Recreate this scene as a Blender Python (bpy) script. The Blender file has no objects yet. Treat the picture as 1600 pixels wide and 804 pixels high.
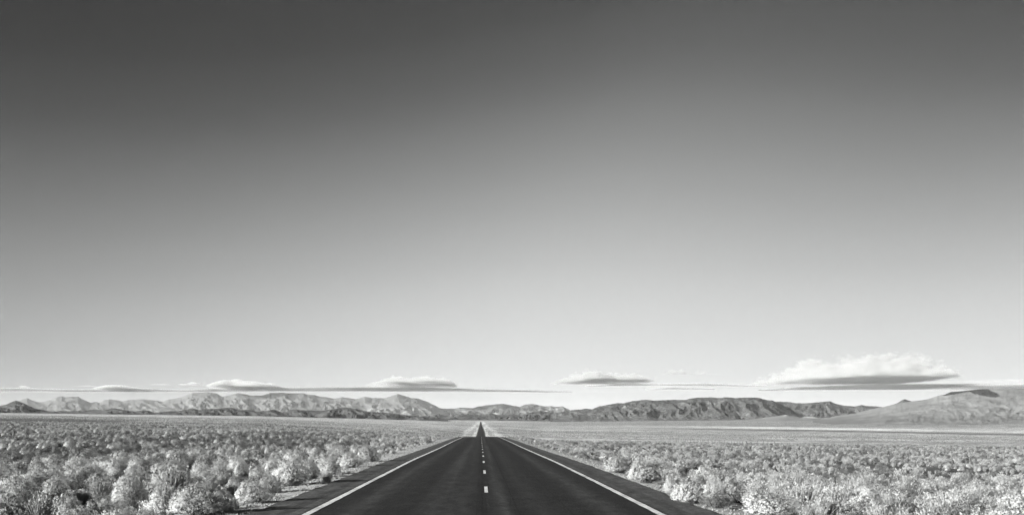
import bpy, bmesh, math, random
import numpy as np
from mathutils import Vector

# ------------------------------------------------------------------ camera, sky, sun, exposure
S = bpy.context.scene
COL = S.collection
F = 1830.0                     # focal length in pixels of a 1600 wide picture
HX, HY = 751.0, 662.0          # vanishing point of the road, true horizon
EYE = 1.76
SUN_EL, SUN_AZ = math.radians(15.0), math.radians(-117.0)    # azimuth from +Y, clockwise positive

cam = bpy.data.cameras.new("camera")
cam.sensor_width = 36.0
cam.lens = F / 1600.0 * 36.0
cam.shift_x = (800.0 - HX) / 1600.0
cam.shift_y = (HY - 402.0) / 1600.0
cam.clip_start, cam.clip_end = 0.1, 200000.0
camo = bpy.data.objects.new("camera", cam)
camo.location = (-0.07, 0.0, EYE)
camo.rotation_euler = (math.pi / 2, 0, 0)
COL.objects.link(camo)
S.camera = camo

S.view_settings.view_transform = 'Standard'
S.view_settings.look = 'None'
S.view_settings.exposure = 1.9
S.view_settings.gamma = 1.0
S.view_settings.use_curve_mapping = False
S.render.engine = 'CYCLES'
S.cycles.max_bounces = 8
S.cycles.diffuse_bounces = 1
S.cycles.glossy_bounces = 1
S.cycles.transparent_max_bounces = 16
S.cycles.volume_bounces = 3
S.cycles.volume_max_steps = 256
S.cycles.use_denoising = True
S.cycles.denoiser = 'OPENIMAGEDENOISE'
S.cycles.denoising_input_passes = 'RGB_ALBEDO_NORMAL'
S.cycles.denoising_prefilter = 'FAST'
S.cycles.use_light_tree = False

TO_SUN = Vector((math.sin(SUN_AZ) * math.cos(SUN_EL), math.cos(SUN_AZ) * math.cos(SUN_EL), math.sin(SUN_EL)))

world = bpy.data.worlds.new("World")
S.world = world
world.use_nodes = True
wt = world.node_tree
wt.nodes.clear()


def N(tree, kind, **kw):
    n = tree.nodes.new(kind)
    for k, v in kw.items():
        setattr(n, k, v)
    return n


def val(tree, socket, v):
    if isinstance(v, (int, float)):
        socket.default_value = v
    else:
        tree.links.new(v, socket)


def M(tree, op, a, b=None, c=None, clamp=False):
    n = tree.nodes.new("ShaderNodeMath")
    n.operation = op
    n.use_clamp = clamp
    for i, v in enumerate((a, b, c)):
        if v is not None:
            val(tree, n.inputs[i], v)
    return n.outputs[0]


def fcurve(tree, v, pts):
    n = tree.nodes.new("ShaderNodeFloatCurve")
    cu = n.mapping.curves[0]
    xs = [p[0] for p in pts]
    while len(cu.points) < len(pts):
        cu.points.new(0.5, 0.5)
    for q, p in zip(cu.points, pts):
        q.location = p
        q.handle_type = 'AUTO_CLAMPED'
    n.mapping.use_clip = False
    n.mapping.extend = 'HORIZONTAL'
    n.mapping.update()
    n.inputs[0].default_value = 1.0
    val(tree, n.inputs[1], v)
    return n.outputs[0]


sky = N(wt, "ShaderNodeTexSky", sky_type='NISHITA', sun_disc=False)
sky.sun_elevation = SUN_EL
sky.sun_rotation = SUN_AZ
sky.altitude = 1500.0
sky.air_density = 1.0
sky.dust_density = 1.2
sky.ozone_density = 1.0
sep = N(wt, "ShaderNodeSeparateColor")
wt.links.new(sky.outputs[0], sep.inputs[0])
# black and white film behind a red filter: only the red of the sky is left, drawn with the film's contrast curve
red = M(wt, 'MULTIPLY', sep.outputs[0], SKY_IN := 0.0923)
wtc = N(wt, "ShaderNodeTexCoord")
dt = N(wt, "ShaderNodeVectorMath", operation='DOT_PRODUCT')
wt.links.new(wtc.outputs['Generated'], dt.inputs[0])
dt.inputs[1].default_value = TO_SUN
opp = N(wt, "ShaderNodeMapRange", interpolation_type='SMOOTHSTEP')                   # the filter bites harder towards the point opposite the sun
wt.links.new(dt.outputs['Value'], opp.inputs[0])
for i, q in enumerate((-0.42, -0.74, 1.0, 0.72)):
    opp.inputs[i + 1].default_value = q
red = M(wt, 'MULTIPLY', red, opp.outputs[0])
film = fcurve(wt, red, [(0.0, 0.02), (.05, .035), (.095, .052), (.118, .068), (.126, .088), (.136, .112), (.161, .21), (.206, .368), (.246, .48), (.305, .60), (.353, .65), (.421, .70), (.493, .73), (.75, .76), (1.0, .76)])
opl = N(wt, "ShaderNodeMapRange", interpolation_type='SMOOTHSTEP')                   # polariser: darker across the sun's own direction
wt.links.new(dt.outputs['Value'], opl.inputs[0])
for i, q in enumerate((-0.53, 0.12, 1.0, 0.50)):
    opl.inputs[i + 1].default_value = q
film = M(wt, 'MULTIPLY', film, opl.outputs[0])
lum = M(wt, 'MULTIPLY', film, SKY_GAIN := 2.68)
comb = N(wt, "ShaderNodeCombineColor")
for i, k in enumerate((0.985, 1.0, 0.99)):
    wt.links.new(M(wt, 'MULTIPLY', lum, k), comb.inputs[i])
bg = N(wt, "ShaderNodeBackground")
bg.inputs[1].default_value = 0.1
wt.links.new(comb.outputs[0], bg.inputs[0])
wo = N(wt, "ShaderNodeOutputWorld")
wt.links.new(bg.outputs[0], wo.inputs[0])

sl = bpy.data.lights.new("sun", 'SUN')
sl.energy = 4.8
sl.angle = math.radians(0.53)
sl.color = (1.0, 0.995, 0.985)
so = bpy.data.objects.new("sun", sl)
so.rotation_euler = TO_SUN.to_track_quat('Z', 'Y').to_euler()
so.location = (-50, -30, 60)
COL.objects.link(so)

# ------------------------------------------------------------------ helpers
rng = np.random.default_rng(7)


def tag(o, label=None, cat=None, group=None, kind=None):
    if label:
        o["label"] = label
    if cat:
        o["category"] = cat
    if group:
        o["group"] = group
    if kind:
        o["kind"] = kind
    return o


def mesh_from(name, V, faces, mats=(), mi=None, smooth=False, attr=None, dome=0.0):
    """faces: list of integer arrays, (n,3) or (n,4)"""
    me = bpy.data.meshes.new(name)
    V = np.asarray(V, dtype=np.float32)
    faces = [np.asarray(f, dtype=np.int32) for f in faces if len(f)]
    vn = None
    if dome:
        # leaves of one crown face outwards together: normals lean from each leaf's own towards the crown's
        vn = np.zeros((len(V), 3))
        out = V - np.array([0, 0, 0.12])
        out = out / (np.linalg.norm(out, axis=1, keepdims=True) + 1e-9)
        ff = []
        for f in faces:
            g = np.cross(V[f[:, 1]] - V[f[:, 0]], V[f[:, 2]] - V[f[:, 0]])
            g = g / (np.linalg.norm(g, axis=1, keepdims=True) + 1e-12)
            flip = (g * out[f].mean(1)).sum(1) < 0
            f = f.copy()
            f[flip] = f[flip][:, ::-1]
            g[flip] *= -1
            for k in range(f.shape[1]):
                np.add.at(vn, f[:, k], g)
            ff.append(f)
        faces = ff
        vn = vn / (np.linalg.norm(vn, axis=1, keepdims=True) + 1e-9)
        vn = vn * (1 - dome) + out * dome
        vn = vn / (np.linalg.norm(vn, axis=1, keepdims=True) + 1e-9)
        smooth = True
    nl = sum(f.size for f in faces)
    nf = sum(len(f) for f in faces)
    me.vertices.add(len(V))
    me.vertices.foreach_set("co", V.ravel())
    me.loops.add(nl)
    me.loops.foreach_set("vertex_index", np.concatenate([f.ravel() for f in faces]))
    me.polygons.add(nf)
    sizes = np.concatenate([np.full(len(f), f.shape[1], dtype=np.int32) for f in faces])
    me.polygons.foreach_set("loop_start", np.concatenate([[0], np.cumsum(sizes)[:-1]]).astype(np.int32))
    me.polygons.foreach_set("use_smooth", np.full(nf, smooth, dtype=bool))
    for m in mats:
        me.materials.append(m)
    if mi is not None:
        me.polygons.foreach_set("material_index", np.asarray(mi, dtype=np.int32))
    if attr is not None:
        for k, a in attr.items():
            at = me.attributes.new(k, 'FLOAT', 'POINT')
            at.data.foreach_set("value", np.asarray(a, dtype=np.float32).ravel())
    me.update(calc_edges=True)
    me.validate()
    if vn is not None:
        me.normals_split_custom_set_from_vertices(vn.astype(np.float32).tolist())
    return me


def link(name, me, parent=None):
    o = bpy.data.objects.new(name, me)
    COL.objects.link(o)
    if parent is not None:
        o.parent = parent
    return o


def grid_faces(nr, nc, wrap=False):
    a = np.arange(nr * nc).reshape(nr, nc)
    if wrap:
        a = np.concatenate([a, a[:, :1]], axis=1)
    return np.stack([a[:-1, :-1], a[:-1, 1:], a[1:, 1:], a[1:, :-1]], axis=-1).reshape(-1, 4)


_perm = np.random.default_rng(11).permutation(512)
_perm = np.concatenate([_perm, _perm, _perm])
_gr = np.random.default_rng(12).uniform(0, 2 * np.pi, 512)
_gx, _gy = np.cos(_gr), np.sin(_gr)


def perlin(x, y, seed=0):
    x = np.asarray(x, float) + seed * 37.31
    y = np.asarray(y, float) + seed * 91.77
    xi, yi = np.floor(x).astype(int), np.floor(y).astype(int)
    fx, fy = x - xi, y - yi
    u, v = fx * fx * fx * (fx * (fx * 6 - 15) + 10), fy * fy * fy * (fy * (fy * 6 - 15) + 10)

    def g(i, j):
        h = _perm[(_perm[(xi + i) & 511] + yi + j) & 511]
        return _gx[h] * (fx - i) + _gy[h] * (fy - j)
    a = g(0, 0) * (1 - u) + g(1, 0) * u
    b = g(0, 1) * (1 - u) + g(1, 1) * u
    return (a * (1 - v) + b * v) * 1.5


def fbm(x, y, oct=4, seed=0, gain=0.5):
    s, a, f = 0, 1.0, 1.0
    for k in range(oct):
        s = s + a * perlin(x * f, y * f, seed + k)
        a *= gain
        f *= 2.03
    return s


def ridged(x, y, seed=0):
    return 1.0 - np.minimum(1.0, np.abs(perlin(x, y, seed)) * 1.8)


def sstep(a, b, x):
    t = np.clip((x - a) / (b - a), 0, 1)
    return t * t * (3 - 2 * t)


# ------------------------------------------------------------------ lie of the land
LR = np.linspace(math.log(3.0), math.log(60000.0), 420)


def column(pts):
    r = np.log(np.array([max(p[0], 3.0) for p in pts], float))
    z = np.array([p[1] for p in pts], float)
    s = np.interp(LR, r, z)
    k = np.exp(-0.5 * (np.arange(-9, 10) / 4.0) ** 2)
    k /= k.sum()
    return np.convolve(np.pad(s, 9, mode='edge'), k, mode='valid')


LAND = {
    0: [(3, -.35), (60, -.4), (120, -.2), (250, .4), (400, 1.2), (700, 2.8), (1500, 8), (3000, 21), (6000, 50), (9000, 80), (20000, 180), (60000, 400)],
    400: [(3, -.35), (60, -.4), (120, -.3), (250, 0), (400, .5), (700, 1.2), (1500, 5), (3000, 14), (6000, 38), (9000, 62), (20000, 150), (60000, 300)],
    650: [(3, -.3), (60, -.4), (155, -.5), (262, -.8), (400, -1.8), (700, -4), (1000, -5), (2000, -4), (4000, 2), (8000, 28), (12000, 45), (20000, 80), (60000, 200)],
    751: [(3, 0), (60, -.07), (155, -.44), (262, -.87), (400, -2.9), (700, -7.5), (1000, -10.4), (1328, -11.3), (2187, -8.9), (4170, -5), (8000, 10.6), (12000, 41), (20000, 80), (60000, 200)],
    850: [(3, -.3), (60, -.6), (155, -1.3), (262, -2.0), (400, -4.3), (700, -9), (1000, -12), (1500, -14.5), (2500, -15), (4500, -12), (6000, -8), (9000, 12), (12000, 30), (20000, 70), (60000, 200)],
    1000: [(3, -.3), (60, -.7), (100, -1.0), (155, -1.6), (262, -2.6), (400, -4.2), (700, -9), (1000, -13), (1500, -17), (2500, -18), (4500, -13.5), (5500, -8), (9000, 22), (12000, 36), (20000, 80), (60000, 200)],
    1300: [(3, -.35), (24, -.5), (40, -.9), (60, -1.3), (100, -2.0), (150, -2.5), (262, -3.5), (400, -4.9), (700, -9.5), (1000, -14), (1500, -18.5), (2500, -21), (4500, -21), (5500, -17), (7000, -3), (9000, 28), (12000, 60), (20000, 110), (60000, 200)],
    1600: [(3, -.35), (24, -.5), (40, -1.0), (60, -1.5), (100, -2.3), (150, -2.9), (262, -4.2), (400, -5.6), (700, -10), (1000, -15), (1500, -20), (2500, -26), (4300, -31), (5000, -29), (5800, -20), (7000, 10), (9000, 40), (12000, 70), (20000, 110), (60000, 200)],
}
LPX = np.array(sorted(LAND), float)
LTAB = np.array([column(LAND[int(p)]) for p in LPX])
IROAD = list(LPX).index(751.0)


def road_z(y):
    return np.interp(np.log(np.maximum(np.abs(y), 3.0)), LR, LTAB[IROAD])


def land_px(x, y):
    a = np.arctan2(x, y)
    lim = 0.55
    t = 751.0 + F * np.tan(np.clip(a, -lim, lim))
    back = np.clip((np.pi - np.abs(a)) / (np.pi - lim), 0, 1)
    return np.where(np.abs(a) > lim, 751.0 + (t - 751.0) * back, t)


def land_z(x, y):
    x, y = np.asarray(x, float), np.asarray(y, float)
    r = np.maximum(np.hypot(x, y), 3.0)
    fi = (np.log(r) - LR[0]) / (LR[1] - LR[0])
    fi = np.clip(fi, 0, len(LR) - 1.001)
    i0 = fi.astype(int)
    ft = fi - i0
    px = np.clip(land_px(x, y), LPX[0], LPX[-1] - 1e-3)
    ci = np.searchsorted(LPX, px, side='right') - 1
    ct = (px - LPX[ci]) / (LPX[ci + 1] - LPX[ci])
    za = LTAB[ci, i0] * (1 - ft) + LTAB[ci, i0 + 1] * ft
    zb = LTAB[ci + 1, i0] * (1 - ft) + LTAB[ci + 1, i0 + 1] * ft
    z = za * (1 - ct) + zb * ct
    z = z + 0.10 * fbm(x / 4.0, y / 4.0, 3, 3) * sstep(6, 14, np.abs(x)) + 0.25 * fbm(x / 40.0, y / 40.0, 2, 5) * sstep(8, 60, np.abs(x))
    w = 1 - sstep(5.0, 9.0 + 0.02 * np.abs(y), np.abs(x))
    zr = road_z(y) - 0.10 - 0.10 * sstep(5.2, 7.5, np.abs(x)) + 0.02 * fbm(x * 1.3, y * 1.3, 2, 9) * sstep(5.0, 5.6, np.abs(x)) - 0.5 * sstep(900, 2500, np.abs(y)) * (np.abs(x) < 9)
    return zr * w + z * (1 - w)


def px_to_world(px, py, y_hint=None):
    """ground point that shows at a pixel of the photograph"""
    lo, hi = 15.0, 600.0
    for _ in range(60):
        mid = 0.5 * (lo + hi)
        X = (px - HX) / F * mid
        z = float(land_z(X, mid))
        d = (EYE - z) / mid * F
        if d > py - HY:
            lo = mid
        else:
            hi = mid
    return (px - HX) / F * lo, lo


# ------------------------------------------------------------------ materials
TINT = tuple(0.83 * q for q in (0.985, 1.0, 0.985))       # overall depth of the dry, dusty colours


def grey_out(tree, v, rough=0.95, spec=0.1, bump=None, bstr=0.5, bdist=0.1):
    b = N(tree, "ShaderNodeBsdfPrincipled")
    c = N(tree, "ShaderNodeCombineColor")
    for i in range(3):
        if isinstance(v, (int, float)):
            c.inputs[i].default_value = v * TINT[i]
        else:
            tree.links.new(M(tree, 'MULTIPLY', v, TINT[i]), c.inputs[i])
    tree.links.new(c.outputs[0], b.inputs['Base Color'])
    val(tree, b.inputs['Roughness'], rough)
    b.inputs['Specular IOR Level'].default_value = spec
    if bump is not None:
        bn = N(tree, "ShaderNodeBump")
        bn.inputs['Strength'].default_value = bstr
        bn.inputs['Distance'].default_value = bdist
        tree.links.new(bump, bn.inputs['Height'])
        tree.links.new(bn.outputs[0], b.inputs['Normal'])
    o = N(tree, "ShaderNodeOutputMaterial")
    tree.links.new(b.outputs[0], o.inputs[0])
    return b


def new_mat(name):
    m = bpy.data.materials.new(name)
    m.use_nodes = True
    m.node_tree.nodes.clear()
    return m, m.node_tree


def pos(tree):
    return N(tree, "ShaderNodeNewGeometry").outputs['Position']


def noise(tree, vec, scale, detail=3.0, rough=0.55, stretch=None):
    if stretch:
        mp = N(tree, "ShaderNodeMapping")
        mp.inputs['Scale'].default_value = stretch
        tree.links.new(vec, mp.inputs[0])
        vec = mp.outputs[0]
    n = N(tree, "ShaderNodeTexNoise")
    n.inputs['Scale'].default_value = scale
    n.inputs['Detail'].default_value = detail
    n.inputs['Roughness'].default_value = rough
    tree.links.new(vec, n.inputs['Vector'])
    return n.outputs[0]


def remap(tree, v, a, b, c, d, smooth=False):
    n = N(tree, "ShaderNodeMapRange")
    if smooth:
        n.interpolation_type = 'SMOOTHSTEP'
    n.clamp = True
    val(tree, n.inputs[0], v)
    for i, q in enumerate((a, b, c, d)):
        n.inputs[i + 1].default_value = q
    return n.outputs[0]


def attr(tree, name):
    return N(tree, "ShaderNodeAttribute", attribute_name=name).outputs['Fac']


def mat_ground():
    m, t = new_mat("desert_soil")
    p = pos(t)
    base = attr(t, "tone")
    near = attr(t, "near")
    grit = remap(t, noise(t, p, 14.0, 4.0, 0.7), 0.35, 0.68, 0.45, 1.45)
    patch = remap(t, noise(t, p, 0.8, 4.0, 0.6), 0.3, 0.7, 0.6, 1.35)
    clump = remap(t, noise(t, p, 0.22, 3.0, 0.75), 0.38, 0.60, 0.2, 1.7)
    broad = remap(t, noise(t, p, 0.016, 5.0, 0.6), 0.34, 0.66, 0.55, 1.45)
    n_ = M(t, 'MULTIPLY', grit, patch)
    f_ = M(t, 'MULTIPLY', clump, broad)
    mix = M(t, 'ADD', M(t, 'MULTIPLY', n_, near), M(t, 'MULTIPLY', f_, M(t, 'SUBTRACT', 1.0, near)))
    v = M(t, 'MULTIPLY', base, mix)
    h = M(t, 'ADD', M(t, 'MULTIPLY', noise(t, p, 9.0, 4.0, 0.7), 0.05), M(t, 'MULTIPLY', noise(t, p, 0.6, 3.0, 0.7), M(t, 'MULTIPLY', M(t, 'SUBTRACT', 1.0, near), 0.7)))
    grey_out(t, v, 1.0, 0.0, h, 0.9, 1.0)
    return m


def mat_rock(name, tone, patch_scale, lo, hi, bump_scale=0.01, bdist=20.0, fine=None):
    m, t = new_mat(name)
    p = pos(t)
    a = remap(t, noise(t, p, patch_scale, 6.0, 0.62), 0.33, 0.67, lo, hi)
    v = M(t, 'MULTIPLY', attr(t, "tone"), M(t, 'MULTIPLY', a, tone))
    if fine:
        sp = remap(t, noise(t, p, fine[0], 3.0, 0.7), 0.42, 0.6, fine[1], fine[2])
        v = M(t, 'MULTIPLY', v, sp)
    grey_out(t, v, 1.0, 0.0, noise(t, p, bump_scale, 5.0, 0.6), 0.8, bdist)
    return m


def mat_asphalt():
    m, t = new_mat("asphalt")
    p = pos(t)
    sx = N(t, "ShaderNodeSeparateXYZ")
    t.links.new(p, sx.inputs[0])
    x, y = sx.outputs[0], sx.outputs[1]
    ax = M(t, 'ABSOLUTE', x)
    shoulder = remap(t, M(t, 'ADD', ax, M(t, 'MULTIPLY', noise(t, p, 0.5, 2.0), 0.12)), 3.78, 3.92, 0.0, 1.0)
    v = M(t, 'ADD', 0.0080, M(t, 'MULTIPLY', shoulder, 0.040))
    # paler worn wheel tracks and the paler band beside the centre joint
    def band(c, w, k):
        d = M(t, 'ABSOLUTE', M(t, 'SUBTRACT', x, c))
        return M(t, 'MULTIPLY', remap(t, d, 0.0, w, 1.0, 0.0, True), k)
    streak = remap(t, noise(t, p, 1.0, 3.0, 0.6, (2.2, 0.03, 1.0)), 0.3, 0.7, 0.3, 1.5)
    for c, w, k in ((-2.75, 0.55, .015), (-1.05, 0.55, .013), (1.2, 0.45, .006), (2.65, 0.55, .015), (0.42, 0.30, .017), (-0.45, 0.35, .006)):
        v = M(t, 'ADD', v, M(t, 'MULTIPLY', band(c, w, k), streak))
    # paving joints
    for c, w in ((-0.03, 0.034), (0.72, 0.02), (1.82, 0.016)):
        d = M(t, 'ABSOLUTE', M(t, 'SUBTRACT', M(t, 'ADD', x, M(t, 'MULTIPLY', noise(t, p, 0.25, 2.0), 0.05)), c + 0.025))
        v = M(t, 'MULTIPLY', v, remap(t, d, w * 0.5, w, 0.35, 1.0))
    # milled rumble grooves beside the edge lines and along the centre
    gro = M(t, 'FRACT', M(t, 'MULTIPLY', y, 1 / 0.32))
    gro = remap(t, M(t, 'ABSOLUTE', M(t, 'SUBTRACT', gro, 0.5)), 0.18, 0.28, 0.0, 1.0)
    msk = 0.0
    for c, w in ((-4.16, 0.15), (4.16, 0.15), (-0.03, 0.13)):
        d = M(t, 'ABSOLUTE', M(t, 'SUBTRACT', x, c))
        msk = M(t, 'ADD', msk, remap(t, d, w * 0.8, w, 1.0, 0.0))
    v = M(t, 'MULTIPLY', v, M(t, 'SUBTRACT', 1.0, M(t, 'MULTIPLY', M(t, 'MULTIPLY', msk, gro), 0.45)))
    # aggregate
    agg = M(t, 'MULTIPLY', remap(t, noise(t, p, 45.0, 3.0, 0.8), 0.3, 0.75, 0.5, 1.7), remap(t, noise(t, p, 6.0, 3.0, 0.85), 0.36, 0.66, 0.5, 1.75))
    spk = M(t, 'MULTIPLY', remap(t, noise(t, p, 26.0, 2.0, 0.6), 0.60, 0.70, 0.0, 1.0), 0.035)
    v = M(t, 'ADD', v, spk)
    mot = remap(t, noise(t, p, 2.2, 6.0, 0.75, (1.0, 0.3, 1.0)), 0.32, 0.68, 0.55, 1.55)
    v = M(t, 'MULTIPLY', v, M(t, 'MULTIPLY', agg, mot))
    h = M(t, 'SUBTRACT', noise(t, p, 60.0, 3.0, 0.7), M(t, 'MULTIPLY', M(t, 'MULTIPLY', msk, gro), 1.0))
    grey_out(t, v, 0.92, 0.12, h, 0.5, 0.012)
    return m


def mat_paint():
    m, t = new_mat("road_paint")
    p = pos(t)
    # worn thermoplastic: chips and scuffs down to the asphalt
    chip = remap(t, noise(t, p, 16.0, 5.0, 0.85), 0.36, 0.50, 0.30, 1.0)
    scuff = remap(t, noise(t, p, 1.6, 4.0, 0.7, (1.0, 0.4, 1.0)), 0.34, 0.58, 0.62, 1.0)
    v = M(t, 'MULTIPLY', M(t, 'MULTIPLY', chip, scuff), 0.64)
    grey_out(t, v, 0.85, 0.15)
    return m


def mat_plant(name, tone, spread, seed_scale=1.0, transl=0.25):
    m, t = new_mat(name)
    rnd = N(t, "ShaderNodeObjectInfo").outputs['Random']
    isl = N(t, "ShaderNodeNewGeometry").outputs['Random Per Island']
    v = M(t, 'MULTIPLY', remap(t, rnd, 0, 1, tone * (1 - spread), tone * (1 + spread)), remap(t, isl, 0, 1, 0.7, 1.25))
    b = grey_out(t, v, 0.95, 0.05)
    return m


def mat_plain(name, tone, var=0.2, scale=8.0, rough=0.8):
    m, t = new_mat(name)
    v = M(t, 'MULTIPLY', remap(t, noise(t, pos(t), scale, 4.0, 0.6), 0.3, 0.7, 1 - var, 1 + var), tone)
    grey_out(t, v, rough, 0.2)
    return m


# ------------------------------------------------------------------ ground
def build_ground():
    rr = np.exp(np.arange(math.log(2.0), math.log(42000.0), 0.0125))
    az = np.concatenate([np.radians(np.linspace(-36, 36, 620)), np.radians(np.linspace(36, 324, 150)[1:-1])])
    R, A = np.meshgrid(rr, az, indexing='ij')
    X, Y = R * np.sin(A), R * np.cos(A)
    Z = land_z(X, Y)
    px = 751.0 + F * np.tan(np.clip(np.where(Y > 0, np.arctan2(X, Y), 0.6 * np.sign(X)), -.6, .6))
    near = 1 - sstep(120, 420, R)
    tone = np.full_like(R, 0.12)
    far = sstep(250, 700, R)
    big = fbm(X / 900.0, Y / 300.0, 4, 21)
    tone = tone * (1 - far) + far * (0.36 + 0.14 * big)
    # darker brush belts across the plain
    lr = np.log(R)

    def belt(r0, w, pa, pb, soft=80.0, wob=0.03):
        q = (lr - np.log(r0) - wob * perlin(px / 120.0, px * 0, 31)) / w
        return np.exp(-q * q) * sstep(pa - soft, pa + soft, px) * (1 - sstep(pb - soft, pb + soft, px))
    tone = tone * (1 - 0.62 * belt(1050, 0.42, -900, 210, 90))
    tone = tone * (1 - 0.35 * belt(760, 0.25, 200, 620, 90))
    # dry lake bed on the right and the greasewood along its shore
    shore = 4300 - 500 * sstep(1000, 1600, px)
    tone = tone * (1 - 0.62 * np.exp(-((R - shore) / 330.0) ** 2) * sstep(900, 1150, px))
    tone = tone + (0.62 - tone) * np.exp(-((R - shore - 1050) / 420.0) ** 4) * sstep(1040, 1180, px) * (1 - 0.55 * sstep(1350, 1560, px))
    fan = sstep(5600, 6200, R) * sstep(770, 900, px)
    tone = tone * (1 - fan) + fan * (0.25 + 0.03 * big)
    pale = sstep(1450, 2100, R) * (1 - sstep(640, 760, px))
    tone = tone * (1 - pale) + pale * (0.40 + 0.12 * big)
    # mown pale verges of the far road
    aX = np.abs(X)
    wv = fbm(Y / 90.0, X * 0, 2, 33) * 3.0
    verge = (sstep(4.3, 5.2, aX) * (1 - sstep(8.5, 10.5, aX)) + sstep(15, 17, aX + wv) * (1 - sstep(24, 28, aX + wv))) * sstep(500, 1000, Y)
    tone = tone + (0.62 - tone) * np.clip(verge * (0.75 + 0.5 * fbm(X / 5.0, Y / 70.0, 3, 34)), 0, 1)
    # gravelly verge close by
    gv = (1 - sstep(7.0, 9.0, np.abs(X))) * near
    tone = tone * (1 - gv) + gv * 0.36
    V = np.stack([X, Y, Z], -1).reshape(-1, 3)
    fc = [grid_faces(len(rr), len(az), wrap=True)[:, ::-1]]
    c = len(V)
    V = np.concatenate([V, [[0, 0, -0.12]]])
    k = np.arange(len(az))
    fc.append(np.stack([np.full(len(az), c), np.roll(k, -1), k], -1))
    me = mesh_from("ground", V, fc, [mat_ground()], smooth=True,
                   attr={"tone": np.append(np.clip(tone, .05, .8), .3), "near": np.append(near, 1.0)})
    o = link("ground", me)
    tag(o, "pale dry desert plain of sand and low scrub reaching to the mountains", "ground", kind="structure")


build_ground()


# ------------------------------------------------------------------ road
def strip(name, xs, ys, lift, mat, parent=None, side=0.0):
    xs, ys = np.asarray(xs, float), np.asarray(ys, float)
    Xg, Yg = np.meshgrid(xs, ys)
    Zg = road_z(Yg) - 0.012 * np.abs(Xg) + lift
    V = np.stack([Xg, Yg, Zg], -1)
    if side:
        l = V[:, :1].copy(); l[..., 2] -= side; l[..., 0] -= side * 0.5
        r = V[:, -1:].copy(); r[..., 2] -= side; r[..., 0] += side * 0.5
        V = np.concatenate([l, V, r], axis=1)
    me = mesh_from(name, V.reshape(-1, 3), [grid_faces(V.shape[0], V.shape[1])], [mat], smooth=False)
    return link(name, me, parent)


def build_road():
    ys = np.concatenate([np.arange(-420, 0, 3.0), np.arange(0, 140, 0.7), np.arange(140, 700, 3.0), np.arange(700, 3000, 12.0), np.arange(3000, 9001, 40.0)])
    xs = np.array([-4.9, -3.6, -1.8, 0, 1.8, 3.6, 4.9])
    Xg, Yg = np.meshgrid(xs, ys)
    road = strip("road", xs, ys, 0.0, mat_asphalt(), None, 0.25)
    # ragged asphalt edge
    co = np.empty(len(road.data.vertices) * 3, np.float32)
    road.data.vertices.foreach_get("co", co)
    co = co.reshape(-1, 3)
    e = np.abs(co[:, 0]) > 4.5
    co[e, 0] += 0.06 * fbm(co[e, 1] * 0.5, co[e, 0] * 3.0, 3, 40)
    road.data.vertices.foreach_set("co", co.ravel())
    tag(road, "straight dark asphalt two-lane road running over a crest to the horizon", "road", kind="structure")
    paint = mat_paint()
    yl = ys[ys < 1000]
    yl = np.concatenate([np.arange(-60, 130, 0.4), yl[yl >= 130]])
    for a_, b_ in ((-3.73, -3.57), (3.57, 3.73)):
        ln = strip("edge_line", [a_, b_], yl, 0.006, paint, road)
        co = np.empty(len(ln.data.vertices) * 3, np.float32)
        ln.data.vertices.foreach_get("co", co)
        co = co.reshape(-1, 3)
        co[:, 0] += 0.012 * perlin(co[:, 1] * 0.9, co[:, 0] * 30.0, 41) + 0.02 * perlin(co[:, 1] * 0.06, 0 * co[:, 0] + a_, 42)
        ln.data.vertices.foreach_set("co", co.ravel())
    far = ys[ys >= 1000]
    y0 = 23.9 - 12.19 * 2                          # dashes of 3 m every 12.2 m
    first = None
    base = F * (EYE + 0.055) / 106.9
    for k in range(-4, 26):
        a = base + 12.19 * k
        strip("centre_dash", [0.08 - 0.047, 0.08 + 0.047], np.linspace(a, a + 3.05, 4), 0.006, paint, road)


build_road()


# ------------------------------------------------------------------ hills and mountains
def interp_profile(p, x):
    p = np.array(p, float)
    return np.interp(x, p[:, 0], p[:, 1])


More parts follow.
